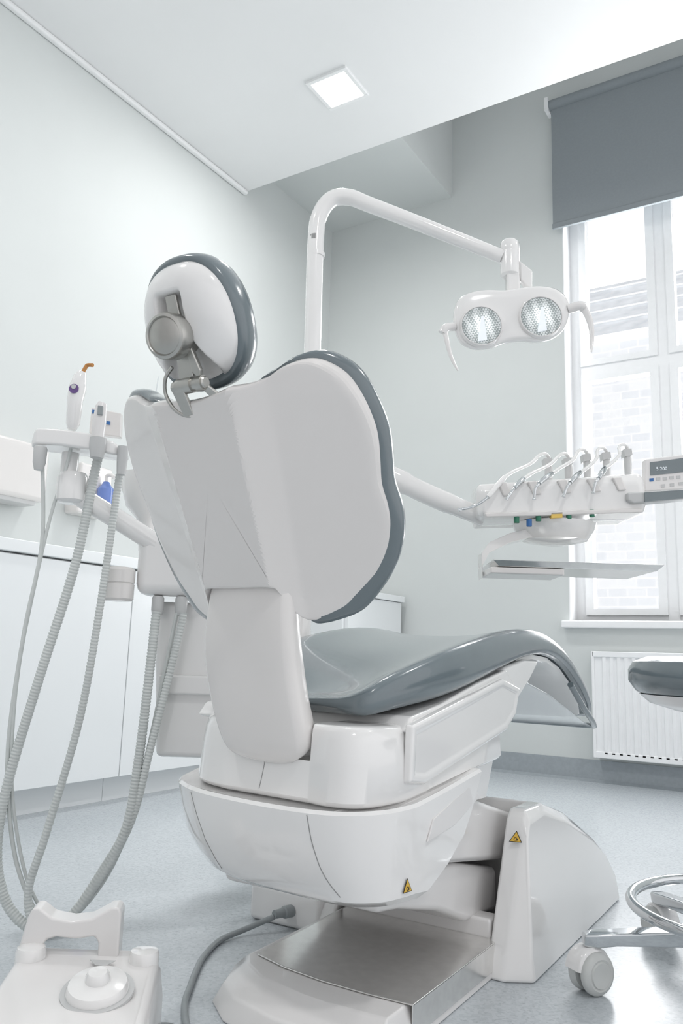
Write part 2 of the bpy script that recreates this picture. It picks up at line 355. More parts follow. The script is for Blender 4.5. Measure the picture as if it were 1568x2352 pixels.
# back support arm
arm=[(.968,.668,.062,.02,-.772),(.967,.648,.075,.035,-.773),(.968,.610,.079,.042,-.776),(.973,.565,.083,.046,-.779),(.981,.52,.084,.048,-.778),(.989,.475,.083,.048,-.772),(.997,.438,.081,.048,-.765),(1.003,.414,.077,.045,-.760),(1.010,.399,.068,.04,-.757),(1.018,.392,.050,.028,-.755)]
ac=cat([(a[0],a[1],a[4]) for a in arm],4);aw=cat([(a[2],a[3],0) for a in arm],4)
rings=[]
for i in range(len(ac)):
    y,z,xc=ac[i];hw,th=aw[i].x,aw[i].y
    j=min(i+1,len(ac)-1);k=max(i-1,0);d=Vector((0,ac[j].x-ac[k].x,ac[j].y-ac[k].y)).normalized()
    nb=Vector((0,-d.z,d.y));nb=nb if nb.y<0 else -nb
    if i<10: nb=Vector((0,-1,-.1)).normalized()
    c=Vector((xc,y,z));ring=[]
    for (a,b) in ((-1,.6),(-1,.26),(-.985,.14),(-.955,.05),(-.90,.0),(-.6,-.08),(-.3,-.11),(0,-.12),(.3,-.11),(.6,-.08),(.84,-.01),(.89,.03),(.97,.18),(1,.30),(1,.6),(.9,1),(-.9,1)):
        ring.append(c+Vector((1,0,0))*a*hw-nb*b*th)
    rings.append(ring)
mk('backrest_arm',*loft(rings),'satin',ch,angle=50)
# seat cushion
sta=[(1.03,.470,.486,.12),(1.036,.464,.495,.138),(1.055,.458,.504,.155),(1.09,.463,.519,.168),(1.15,.471,.537,.185),(1.25,.481,.562,.202),(1.36,.500,.585,.209),(1.50,.530,.609,.21),(1.63,.555,.623,.21),(1.75,.568,.623,.209),(1.85,.564,.609,.207),(1.95,.545,.585,.204),(2.05,.509,.547,.200),(2.15,.466,.503,.195),(2.23,.430,.467,.186),(2.275,.409,.445,.172),(2.298,.404,.430,.15)]
rings=[]
for (y,zb,zt,hw) in sta:
    pr=[];th=zt-zb;dish=.020 if 1.04<y<2.2 else .005
    for i in range(13):
        q=-1+2*i/12;pr.append((q*.93*hw,zt-dish*(1-abs(q)**2.5)))
    pr+=[(.975*hw,zt-th*.14),(hw,zt-th*.5),(.98*hw,zb+th*.15),(.93*hw,zb)]
    for q in (.5,0,-.5):pr.append((q*hw,zb))
    pr+=[(-.93*hw,zb),(-.98*hw,zb+th*.15),(-hw,zt-th*.5),(-.975*hw,zt-th*.14)]
    rings.append([Vector((X0+.008+x,y+.09*(1-min(1,abs(x)/.19)**2)*max(0,1-(y-1.02)/.35),z)) for x,z in pr])
seat=mk('seat_cushion',*loft(rings),'vinyl',ch,sub=1)
lp=[(1.66,.562,.185),(1.75,.567,.19),(1.85,.562,.19),(1.95,.54,.188),(2.05,.503,.184),(2.15,.460,.176),(2.22,.428,.16)]
rings=[[Vector((X0+a*hw,y,z-b)) for a,b in ((-1,0),(-1,.010),(-.9,.018),(0,.022),(.9,.018),(1,.010),(1,0))] for y,z,hw in lp]
mk('legrest_panel',*loft(rings),'gloss',ch,angle=50)
mk('legrest_cover',*loft([[Vector((X0+a*hw,y,z)) for a in (-1,-.97,-.5,0,.5,.97,1)] for y,z,hw in ((1.60,.515,.19),(1.70,.505,.198),(1.85,.475,.2),(2.0,.435,.2),(2.12,.405,.197),(2.22,.388,.19),(2.285,.386,.16),(2.30,.400,.13))],cap=False,closed=False),'clear',ch,solid=.003)
mk('legrest_rim',*tube(cat([(X0-.207,1.98,.50),(X0-.205,2.10,.44),(X0-.197,2.22,.395),(X0-.16,2.29,.385),(X0,2.30,.385),(X0+.16,2.29,.385),(X0+.197,2.22,.395),(X0+.205,2.10,.44),(X0+.207,1.98,.50)],8),.0075),'vinyl',ch)
for sg in (1,-1):
    xx=X0+sg*.205
    mk('legrest_bracket',*prism([(xx,1.50,.50),(xx,1.545,.540),(xx,1.66,.556),(xx,1.76,.555),(xx,1.69,.51),(xx,1.60,.465),(xx,1.55,.45)],(-.03*sg,0,0)),'gloss',ch,bevel=.008)
# seat frame tub
AL=[(p.x,p.y) for p in cat([(-1.0,1.50,0),(-1.0,1.32,0),(-1.0,1.20,0),(-.972,1.115,0),(-.92,1.055,0),(-.86,1.03,0),(-.836,1.026,0)],5)]
AR=[(p.x,p.y) for p in cat([(-.676,1.012,0),(-.644,1.006,0),(-.612,1.012,0),(-.590,1.035,0),(-.577,1.08,0),(-.570,1.14,0),(-.568,1.22,0),(-.568,1.34,0),(-.568,1.50,0)],5)]
nl=len(AL)
A=AL+[(-.834,1.026),(-.678,1.012)]+AR
def ring(P,z,ins=0,notch=False,zs=0):
    o=[]
    for i,(x,y) in enumerate(P):
        cx,cy=-.785,1.30;d=Vector((cx-x,cy-y));d=d.normalized()*ins if d.length else d
        yy=y
        if notch and i in (nl,nl+1): o.append(Vector((-.87 if i==nl else x,1.20,z)))
        else: o.append(Vector((x+d.x,yy+d.y,z+max(0,(yy-1.12))*zs)))
    return o
tubm=loft([ring(A,.30,.03),ring(A,.336,.016,zs=.08),ring(A,.340,.005,zs=.08),ring(A,.346,0,zs=.08),ring(A,.398,.004,zs=.06),ring(A,.4005,.004,True,zs=.06),ring(A,.430,.009,True,zs=.05),ring(A,.442,.014,True,zs=.04),ring(A,.448,.022,True,zs=.04),ring(A,.450,.034,True,zs=.04)])
mk('seat_frame',*tubm,'gloss',ch,angle=40)
sp=[(1.30,.40),(1.36,.375),(1.365,.385),(1.575,.437),(1.60,.50),(1.55,.535),(1.40,.51),(1.25,.478),(1.14,.462),(1.12,.44)]
mk('seat_frame_side',*prism([(-.574,y,z) for y,z in sp],(-.42,0,0)),'gloss',ch,bevel=.008)
pn=[(1.112,.366),(1.118,.452),(1.30,.484),(1.50,.520),(1.60,.500),(1.572,.445),(1.52,.418),(1.165,.358)]
def inset(P,d):
    c=Vector((sum(p[0] for p in P)/len(P),sum(p[1] for p in P)/len(P)));o=[]
    n=len(P)
    for i in range(n):
        a,b,q=Vector(P[i-1]),Vector(P[i]),Vector(P[(i+1)%n])
        e1=(b-a).normalized();e2=(q-b).normalized();n1=Vector((e1.y,-e1.x));n2=Vector((e2.y,-e2.x))
        if n1.dot(c-b)<0:n1=-n1
        if n2.dot(c-b)<0:n2=-n2
        k=(n1+n2);k=k/max(.5,k.length**2/2) if k.length else k
        o.append(tuple(b+k*d))
    return o
i1=inset(pn,.003);i2=inset(pn,.012);i3=inset(pn,.020)
mk('side_panel',*loft([[(-.576,y,z) for y,z in pn],[(-.563,y,z) for y,z in i1],[(-.562,y,z) for y,z in i2],[(-.565,y,z) for y,z in i3]]),'gloss',ch,bevel=.004,seg=4)
# lower housing
B=[(-1.02,1.36),(-1.02,1.24),(-1.018,1.15),(-.99,1.08),(-.93,1.03),(-.86,1.0),(-.76,.980),(-.665,.977),(-.605,.995),(-.570,1.04),(-.558,1.10),(-.552,1.20),(-.55,1.36)]
B2=[(-.98,1.20),(-.98,1.18),(-.975,1.155),(-.945,1.11),(-.89,1.065),(-.83,1.035),(-.76,1.025),(-.67,1.018),(-.61,1.022),(-.575,1.05),(-.562,1.08),(-.555,1.11),(-.553,1.135)]
def lerpP(a,b,t): return [(p[0]*(1-t)+q[0]*t,p[1]*(1-t)+q[1]*t) for p,q in zip(a,b)]
def sm(P): return [(p.x,p.y) for p in cat([(x,y,0) for x,y in P],4)]
def hz(z,P,k): return [Vector((x,y,z+max(0,y-1.12)*k)) for x,y in P]
def shr(P,k): return [((x+.785)*(1-k)-.785,(y-1.25)*(1-k)+1.25) for x,y in P]
hsm=loft([hz(.336,shr(sm(B),.05),.12),hz(.338,shr(sm(B),.015),.12),hz(.333,sm(B),.12),hz(.30,sm(lerpP(B,B2,.12)),.1),hz(.262,sm(lerpP(B,B2,.32)),.05),hz(.236,sm(lerpP(B,B2,.6)),0),hz(.215,sm(lerpP(B,B2,.9)),-.1),hz(.205,sm([((x+.77)*.96-.77,(y-1.2)*.92+1.2) for x,y in B2]),-.1)])
mk('base_housing',*hsm,'gloss',ch,angle=35)
hb=bvh(hsm);tb=bvh(tubm)
def seam(tree,pts,n=14):
    out=[]
    P=cat([(x,0,z) for x,z in pts],n)
    for p in P:
        h=tree.ray_cast(Vector((p.x,.6,p.z)),Vector((0,1,0)))
        if h[0]: out.append(h[0])
    mk('panel_seam',*tube(out,.0008,6),'seam',ch)
seam(hb,[(-.905,.329),(-.885,.29),(-.862,.25),(-.845,.22)])
seam(hb,[(-.655,.331),(-.648,.29),(-.635,.25),(-.618,.222)])
seam(tb,[(-.772,.349),(-.768,.37),(-.764,.396)])
mk('housing_recess',*loft([[Vector((-.5535+dx,1.15+t*.20,.285+.035*t+h)) for t,h in ((0,-.004),(.5,-.012),(1,.0),(.9,.030),(.5,.028),(.1,.022))] for dx in (0,.003)]),'plastic',ch,bevel=.001)
# lift arms
mk('lift_arm',*prism([(-.60,1.12,.30),(-.60,1.36,.335),(-.60,1.43,.305),(-.60,1.66,.245),(-.60,1.60,.165),(-.60,1.29,.215),(-.60,1.15,.24)],(-.34,0,0)),'plastic',ch,bevel=.012)
mk('lift_arm',*prism([(-.615,1.12,.20),(-.615,1.26,.212),(-.615,1.40,.195),(-.615,1.60,.150),(-.615,1.60,.07),(-.615,1.45,.085),(-.615,1.33,.13),(-.615,1.19,.165),(-.615,1.12,.175)],(-.30,0,0)),'plastic',ch,bevel=.012)
# base with side pods : sloped wedge standing flat on the floor
pod=[(1.446,0),(1.456,.04),(1.545,.255),(1.565,.272),(1.66,.272),(1.80,.236),(1.98,.168),(2.07,.118),(2.115,.06),(2.12,0)]
pod2=[(1.476,0),(1.476,.04),(1.528,.225),(1.55,.252),(1.64,.258),(1.78,.222),(1.95,.158),(2.04,.110),(2.095,.055),(2.10,0)]
def podm(xa,xb,sgn):
    r0=[(xa,y,z) for y,z in pod];r1=[(xb,y,z) for y,z in pod]
    r2=[(xb+sgn*(.047-.036*z/.272),y,z) for y,z in pod2]
    return loft([r0,r1,r2])
mid=[(1.66,0),(1.66,.272),(1.80,.236),(1.98,.168),(2.07,.118),(2.115,.06),(2.12,0)]
mk('base_body',*join(podm(-.576,-.545,1),podm(-.90,-.935,-1),prism([(-.565,y,z) for y,z in mid],(-.345,0,0))),'gloss',ch,bevel=.014,seg=5)
# foot plate
mk('footplate_rim',*loft([[(-.92,1.50,0),(-.925,1.16,0),(-.90,1.09,0),(-.84,1.045,0),(-.74,1.022,0),(-.64,1.022,0),(-.567,1.04,0),(-.567,1.50,0)],
  [(-.915,1.50,.03),(-.915,1.165,.03),(-.885,1.10,.03),(-.83,1.058,.033),(-.74,1.036,.033),(-.64,1.034,.033),(-.570,1.05,.033),(-.570,1.50,.03)],
  [(-.895,1.50,.055),(-.885,1.16,.055),(-.86,1.13,.055),(-.81,1.10,.055),(-.74,1.085,.055),(-.65,1.08,.055),(-.578,1.085,.055),(-.578,1.50,.055)]]),'plastic',ch,bevel=.004)
mk('footplate_steel',*join(prism([(-.885,1.50,.0555),(-.868,1.165,.0555),(-.80,1.145,.0555),(-.72,1.135,.0555),(-.64,1.135,.0555),(-.566,1.14,.0555),(-.566,1.50,.0555)],(0,0,.003)),boxv(-.569,-.566,1.14,1.46,.012,.058)),'steel',ch,bevel=.001,seg=1)
box('rear_cross_bar',-.895,-.58,1.475,1.52,.055,.09,'plastic',ch,bevel=.006)
mk('socket_box',*prism([(-1.11,1.45,0),(-1.11,1.62,0),(-.93,1.62,0),(-.93,1.45,0)],(0,0,.075)),'gloss',ch,bevel=.012)
mk('cable_socket',*lathe([(.012,0),(.012,.02),(.009,.022),(.008,.045)],(-1.0,1.452,.035),(-.3,-1,0),16),'cord',ch)
def tri(o,right,up,n,s):
    o=Vector(o);right=Vector(right).normalized();up=Vector(up).normalized();n=Vector(n).normalized()
    def T(k,d): return prism([o+right*x*k+up*z*k+n*d for x,z in ((-s,-s*.58),(s,-s*.58),(0,s*1.15))],n*.0004)
    l=mk('warning_label',*T(1,0),'black',ch,smooth=False,label='black bordered yellow warning triangle')
    mk('label_face',*T(.82,.0005),'yellow',l,smooth=False)
    mk('label_symbol',*join(tube([o+right*(s*.22*math.cos(a)-s*.05)+up*(s*.22*math.sin(a)-s*.12)+n*.0011 for a in [k*math.pi/6 for k in range(12)]],.0005,5,closed=True),prism([o+right*s*.1+up*(-s*.35)+n*.001,o+right*s*.3+up*(-s*.35)+n*.001,o+right*s*.3+up*(s*.1)+n*.001],n*.0003)),'black',l,smooth=False)
def tri_on(tree,p,s):
    h=tree.find_nearest(Vector(p));n=h[1].normalized()
    if n.dot(Vector((0,0,.55))-h[0])<0:n=-n
    right=Zv.cross(n).normalized();up=n.cross(right)
    tri(h[0]+n*.002,right,up,n,s)
tri_on(hb,(-.55,1.095,.228),.011)
tri((-.548,1.522,.226),(1,.25,0),(0,.38,1),(.25,-1,.38),.012)
top(mk('foot_control_cable',*tube(cat([(-1.015,1.41,.03),(-1.05,1.36,.012),(-1.06,1.30,.006),(-1.03,1.22,.006),(-.995,1.16,.006),(-.955,1.10,.006),(-.92,1.05,.006),(-.86,.99,.006),(-.76,.91,.006),(-.66,.86,.006)],8),.0055),'cord'),'grey rubber cable lying on the floor beside the chair','cable')
# ---------------------------------------------------------------- dental unit
un=thing('dental_unit','white dental unit column with assistant arm beside chair','dental unit',tuple(V3(-.33,0,1.85)))
def fb(name,s0,s1,z0,z1,d0,d1,m,p,bevel=.012,taper=0):
    pts=[V3(s0,z0,d0),V3(s1,z0,d0),V3(s1,z0,d1),V3(s0,z0,d1)];up=[V3(s0-taper,z1,d0),V3(s1,z1,d0),V3(s1,z1,d1),V3(s0-taper,z1,d1)]
    return mk(name,*loft([pts,up]),m,p,bevel=bevel)
fb('lower_housing',-.375,-.25,.33,.655,1.75,1.95,'gloss',un,taper=.025)
fb('housing_step',-.374,-.25,.46,.50,1.735,1.76,'gloss',un,taper=.003,bevel=.005)
fb('upper_housing',-.435,-.27,.665,.80,1.70,2.0,'gloss',un,bevel=.025)
mk('filter_knob',*lathe([(.028,-.035),(.032,-.03),(.032,.0),(.030,.001),(.030,.003),(.032,.004),(.032,.030),(.026,.036)],V3(-.465,.685,1.70),(0,0,1),28),'satin',un)
fb('connecting_block',-.27,-.09,.40,.58,1.88,2.16,'satin',un)
fb('floor_post',-.17,-.10,0,.42,2.0,2.1,'satin',un)
for s in (-.385,-.335):
    mk('hose_outlet',*lathe([(.011,0),(.013,.01),(.013,.035),(.010,.04)],V3(s,.625,1.72),(0,0,1),16),'grey',un)
mk('spittoon_bowl',*lathe([(.015,-.10),(.018,-.04),(.022,-.03),(.05,.0),(.062,.04),(.064,.075),(.060,.075),(.055,.03),(.02,.004)],V3(-.44,.87,1.80),(0,0,1),36),'gloss',un)
def al(px,py,w=0): return V3(-.653+.00094*(px-80)+.00009*(py-1010),.985-.0009*(py-1010)+.00004*(px-80),1.65+w)
mk('support_arm',*tube(cat([al(375,1300,.09),al(330,1255,.07),al(260,1205,.04),al(200,1165,.02),al(165,1140,.01)],6),[.026]*7+[.022]*18,16,flat=.8),'gloss',un)
mk('arm_joint',*join(lathe([(.024,0),(.032,.006),(.032,.055),(.026,.065)],al(155,1165,.01),(0,0,1),28),lathe([(.018,0),(.018,.05)],al(150,1100,.01),(0,0,1),24)),'gloss',un)
mk('holder_bar',*loft([[al(px,py-h,w0),al(px,py+h,w0),al(px,py+h*.8,w1),al(px,py-h*.9,w1)] for px,py,h,w0,w1 in ((78,1030,10,-.02,.03),(92,1015,20,-.035,.05),(150,1020,20,-.04,.06),(210,1030,20,-.04,.06),(262,1045,16,-.035,.05),(282,1052,8,-.02,.03))]),'gloss',un,bevel=.006)
mk('hose_holder',*lathe([(.009,-.045),(.013,-.03),(.014,0),(.012,.004)],al(103,1045,-.03),(0,0,1),20),'grey',un)
mk('hose_holder',*lathe([(.013,-.022),(.017,0),(.017,.02)],al(233,1048,-.045),(0,0,1),20),'grey',un)
mk('hose_holder',*lathe([(.009,-.03),(.011,0),(.011,.03)],al(282,1075,-.03),(0,0,1),20),'grey',un)
cp=mk('control_panel',*prism([al(197,925,.03),al(265,940,.03),al(262,1000,.03),al(190,990,.03)],Fv*.02),'satin',un,bevel=.003)
mk('panel_icon',*prism([al(200,932,.028),al(214,935,.028),al(213,943,.028),al(199,941,.028)],Fv*.002),'blue',cp,smooth=False)
mk('panel_icon',*prism([al(230,960,.028),al(240,962,.028),al(239,970,.028),al(229,968,.028)],Fv*.002),'blue',cp,smooth=False)
mk('antenna_rod',*tube([al(322,925,.1),al(338,822,.1)],.0012,6),'clear',un)
def hose(pts,r,name='suction_hose',m='hose'):
    return mk(name,*ribbed(pts,r),m,un,angle=80)
loopB=[(-1.315,1.125,.955),(-1.32,1.12,.90),(-1.34,1.11,.72),(-1.38,1.08,.49),(-1.42,1.06,.28),(-1.425,1.055,.16),(-1.41,1.07,.075),(-1.375,1.09,.030),(-1.345,1.12,.014),(-1.32,1.16,.035),(-1.29,1.20,.11),(-1.25,1.22,.20),(-1.24,1.23,.33),(-1.23,1.23,.46),(-1.23,1.24,.63)]
loopC=[(-1.27,1.145,.91),(-1.29,1.14,.63),(-1.31,1.13,.41),(-1.34,1.10,.20),(-1.365,1.09,.09),(-1.35,1.10,.025),(-1.325,1.135,.013),(-1.31,1.18,.06),(-1.27,1.21,.14),(-1.24,1.23,.23),(-1.22,1.24,.35),(-1.20,1.26,.50),(-1.18,1.27,.63)]
hose(loopB,.0102);hose(loopC,.0082)
mk('thin_cord',*tube(cat([(-1.41,1.06,.925),(-1.40,1.07,.76),(-1.415,1.06,.58),(-1.43,1.06,.38),(-1.425,1.07,.25),(-1.40,1.09,.12),(-1.35,1.13,.02),(-1.315,1.19,.05),(-1.265,1.225,.16),(-1.235,1.245,.33),(-1.215,1.26,.5),(-1.20,1.27,.63)],8),.0042),'hose',un)
mk('thin_cord',*tube(cat([al(172,1015,-.02),al(150,1090,-.01),al(115,1190),(-1.405,1.07,.70),(-1.42,1.06,.52),(-1.425,1.065,.36),(-1.415,1.08,.22),(-1.38,1.11,.08),(-1.335,1.16,.02),(-1.28,1.225,.13),(-1.245,1.25,.30),(-1.22,1.27,.5),(-1.21,1.28,.63)],8),.0035),'hose',un)
cl=thing('curing_light','white dental curing light with amber tip in holder','curing light',tuple(al(172,1010,-.03)))
mk('body',*tube([al(172,1000,-.03),al(175,985,-.03),al(180,930,-.03),al(186,900,-.03),al(192,870,-.03),al(198,860,-.03)],[.009,.014,.0165,.018,.013,.008],20),'gloss',cl)
mk('light_guide',*tube(cat([al(198,862,-.03),al(204,850,-.03),al(209,844,-.03),al(222,846,-.035)],6),.0042),'amber',cl)
mk('button_panel',*lathe([(.010,0),(.010,.002)],al(184,908,-.0475),-Fv,24),'violet',cl)
mk('button',*lathe([(.005,0),(.005,.002)],al(184,904,-.0495),-Fv,16),'grey',cl)
sh=thing('suction_handpiece','grey and white suction handpiece resting in holder','suction handpiece',tuple(al(235,1040,-.045)))
mk('body',*tube([al(231,1060,-.045),al(234,1020,-.045),al(238,985,-.045),al(243,950,-.045),al(246,942,-.045)],[.011,.013,.014,.012,.009],16),'plastic',sh)
mk('slider',*prism([al(238,975,-.062),al(250,976,-.062),al(251,955,-.062),al(240,953,-.062)],Fv*.006),'cord',sh,bevel=.001)
# ---------------------------------------------------------------- operating lamp
ol=thing('operating_lamp','white dental operating lamp on curved pole arm','lamp',tuple(V3(-.095,.3,2.1)))
PA=cat([V3(-.093,.58,2.1),V3(-.093,.9,2.1),V3(-.094,1.371,2.1),V3(-.097,1.70,2.1),V3(-.088,1.785,2.1),V3(-.055,1.835,2.1),V3(-.005,1.842,2.1),V3(.05,1.822,2.1),V3(.20,1.765,2.1),V3(.43,1.674,2.1)],8)
nn=len(PA);rad=[.0235 if i<nn*.62 else .0235-.004*(i-nn*.62)/(nn*.38) for i in range(nn)]
mk('pole',*tube(PA,rad,24),'gloss',ol)
mk('pole_collar',*lathe([(.0245,0),(.0245,.012)],V3(-.0945,1.655,2.1),(0,0,1),24),'gloss',ol)
mk('pole_sticker',*loft([[V3(-.0955+.0242*math.sin(a),z,2.1-.0242*math.cos(a)) for a in [-.9+k*.12 for k in range(8)]] for z in (1.70,1.715)],cap=False,closed=False),'seam',ol)
mk('joint',*lathe([(.020,-.012),(.027,-.006),(.027,.055),(.0265,.058),(.0265,.062),(.027,.065),(.027,.088),(.020,.097)],V3(.452,1.625,2.1),(0,0,1),32),'gloss',ol)
mk('yoke',*join(prism([V3(.44,1.635,2.08),V3(.475,1.635,2.08),V3(.478,1.53,2.08),V3(.442,1.53,2.08)],Fv*.035),prism([V3(.475,1.66,2.085),V3(.512,1.63,2.085),V3(.512,1.575,2.085),V3(.50,1.575,2.085),V3(.478,1.60,2.085)],Fv*.025)),'gloss',ol,bevel=.006)
def lm(px,py,w=0): return V3(.446+.00121*(px-1165),1.557-.00127*(py-680)+.00004*(px-1180),2.06+w)
pk=[(1036,735),(1045,702),(1070,684),(1110,677),(1150,678),(1190,672),(1235,668),(1273,676),(1295,698),(1300,730),(1287,766),(1260,788),(1225,795),(1192,793),(1155,797),(1120,809),(1082,811),(1053,797),(1039,768)]
pko=[(p.x,p.y) for p in cat([(a,b,0) for a,b in pk],5,closed=True)]
def fl(x,y,t,off): return lm(x,y,off)
lh=mk('lamp_head',*radial(pko,(1167,738),[(.3,-.0),(.6,0),(.85,0),(.95,.003),(.99,.009),(1.0,.016),(.98,.027),(.90,.040),(.7,.050),(.4,.055),(.02,.057)],fl),'gloss',ol,angle=70)
for (a,b,ra_) in ((1097,766,.053),(1231,745,.055)):
    o=lm(a,b,0)
    mk('reflector',*lathe([(.001,-.001),(ra_*.5,.001),(ra_*.8,.004),(ra_,.009)],o,-Fv,48),'facet',lh)
    mk('reflector_rim',*lathe([(ra_,.006),(ra_+.001,.011),(ra_+.003,.011),(ra_+.006,.0)],o,-Fv,48),'plastic',lh)
    mk('bulb',*prism([lm(a-9,b+36,-.008),lm(a+12,b+32,-.008),lm(a+3,b-18,-.016),lm(a-2,b-18,-.016)],-Fv*.004),'lcd',lh)
h1=[.013,.0125,.012,.012,.0115,.011,.011,.0105,.010,.010,.009,.009,.008,.008,.007,.006,.005,.004,.003]
mk('handle',*join(tube(cat([lm(1037,762,.01),lm(1018,768,0),lm(1010,780,0)],4),.012,12),tube(cat([lm(1014,770,-.0),lm(1019,800,-.01),lm(1028,840,-.02),lm(1042,873,-.03)],6),[q*.62 for q in h1],12,flat=.6)),'plastic',lh)
mk('handle',*join(tube(cat([lm(1296,722,.01),lm(1320,718,0),lm(1330,722,0)],4),.013,12),tube(cat([lm(1326,715,-.0),lm(1338,750,-.01),lm(1341,790,-.02),lm(1336,832,-.03)],6),[q*.82 for q in h1],12,flat=.6)),'plastic',lh)
# ---------------------------------------------------------------- instrument table
it=thing('instrument_table','white dental instrument table with tray and display','instrument table',tuple(V3(.45,.76,2.1)))
def dl(px,py,w=0): return V3(.354+.001186*(px-1095),.993-.00115*(py-1130)+.00004*(px-1095),2.1+w)
mk('swing_arm',*tube(cat([V3(-.06,1.087,2.135),V3(.0,1.08,2.12),V3(.14,1.022,2.1),V3(.26,.970,2.1),V3(.38,.925,2.1)],6),[.036]*6+[.032]*8+[.028]*6+[.025]*5,20,flat=.7),'gloss',it)
con=mk('console',*loft([[dl(px,py,w) for px,py in P] for w,P in ((-.075,[(1100,1150),(1104,1140),(1440,1122),(1446,1130),(1452,1170),(1446,1186),(1112,1196),(1102,1190)]),(-.06,[(1090,1140),(1094,1122),(1450,1098),(1458,1110),(1464,1165),(1456,1190),(1106,1202),(1094,1192)]),(.03,[(1092,1130),(1096,1116),(1448,1090),(1456,1100),(1460,1165),(1452,1192),(1108,1204),(1094,1190)]),(.12,[(1100,1135),(1106,1120),(1440,1098),(1448,1108),(1450,1165),(1442,1188),(1116,1198),(1104,1188)]))]),'gloss',it,bevel=.008)
mk('console_tray_lip',*prism([dl(1104,1192,-.085),dl(1448,1182,-.085),dl(1446,1192,-.085),dl(1108,1202,-.085)],Fv*.19),'satin',it,bevel=.003)
for i,px in enumerate((1150,1215,1280,1345,1400)):
    mk('instrument_rest',*prism([dl(px-16,1122-i*3,-.078),dl(px+4,1120-i*3,-.078),dl(px+14,1152-i*3,-.082),dl(px-4,1154-i*3,-.082)],Fv*.03),'satin',it,bevel=.004)
mk('underside_hub',*lathe([(.03,-.055),(.085,-.045),(.105,-.02),(.11,.0)],dl(1280,1203,.03),(0,0,1),40),'gloss',it)
mk('tray_arm',*loft([[dl(px,py-h,-.02),dl(px,py+h,-.02),dl(px,py+h,.04),dl(px,py-h,.04)] for px,py,h in ((1315,1215,9),(1240,1222,10),(1170,1240,11),(1125,1262,12),(1108,1290,16),(1110,1318,14))]),'gloss',it,bevel=.006)
tr=mk('tray',*loft([[V3(a,z,d) for a,d in P] for z,P in ((.783,[(.395,1.99),(.79,1.99),(.79,2.2),(.40,2.2)]),(.785,[(.393,1.988),(.792,1.988),(.792,2.202),(.398,2.202)]),(.798,[(.378,1.975),(.805,1.975),(.82,2.215),(.385,2.215)]))]),'steel',it,bevel=.002)
fb('tray_support',.375,.56,.765,.782,1.99,2.12,'satin',it,bevel=.004)
ds=mk('display',*prism([dl(1469,1060,-.04),dl(1600,1043,-.04),dl(1602,1128,-.04),dl(1466,1136,-.04)],Fv*.025),'plastic',it,bevel=.004)
mk('display_screen',*prism([dl(1480,1068,-.042),dl(1562,1057,-.042),dl(1562,1090,-.042),dl(1479,1099,-.042)],Fv*.002),'screen',ds,smooth=False)
text('5 200',.013,dl(1504,1087,-.0435),Rv-Zv*.02+Zv*.08,Zv,'lcd',ds,'screen_text')
for px,py in ((1477,1106),(1492,1104),(1507,1103),(1522,1101),(1537,1100),(1502,1120),(1522,1118),(1542,1115)):
    mk('display_button',*prism([dl(px,py,-.0415),dl(px+9,py-1,-.0415),dl(px+9,py+6,-.0415),dl(px,py+7,-.0415)],Fv*.002),'blue' if px==1477 else 'grey',ds,smooth=False)
mk('side_handle',*prism([dl(1412,1147,-.09),dl(1550,1140,-.09),dl(1556,1146,-.09),dl(1553,1160,-.09),dl(1425,1172,-.09),dl(1412,1165,-.09)],Fv*.05),'grey',it,bevel=.005)
mk('handle_insert',*prism([dl(1448,1148,-.094),dl(1550,1141,-.094),dl(1550,1159,-.094),dl(1448,1169,-.094)],Fv*.006),'screen',it,smooth=False)
for px,py,m in ((1175,1206,'green'),(1202,1214,'blue'),(1222,1202,'green'),(1288,1197,'green'),(1338,1193,'green')):
    mk('hose_connector',*lathe([(.006,-.009),(.007,-.008),(.007,.009),(.006,.010)],dl(px,py,-.075),(0,0,1),14),m,it)
mk('hose_connector',*prism([dl(1248,1192,-.085),dl(1272,1191,-.085),dl(1272,1203,-.085),dl(1248,1204,-.085)],Fv*.02),'yel2',it)
posts=[(1275,1036),(1322,1036),(1366,1026),(1412,1022),(1462,1014)]
for px,py in posts:
    mk('hose_whip_post',*join(tube([dl(px+1,1112,.07),dl(px,py+12,.07)],.008,12),prism([dl(px-9,py,.06),dl(px+9,py-2,.06),dl(px+11,py+14,.06),dl(px-7,py+18,.06)],Fv*.03)),'grey',it)
hp=[([(1045,1189),(1080,1180),(1108,1160)],[(1128,1135),(1150,1108)],0),([(1148,1166),(1158,1150)],[(1174,1130),(1192,1112)],1),([(1207,1166),(1210,1142),(1218,1130)],[(1236,1114),(1254,1100)],2),([(1270,1160),(1277,1140),(1285,1128)],[(1300,1112),(1316,1098)],3),([(1334,1152),(1339,1130),(1346,1118)],[(1358,1102),(1370,1088)],4)]
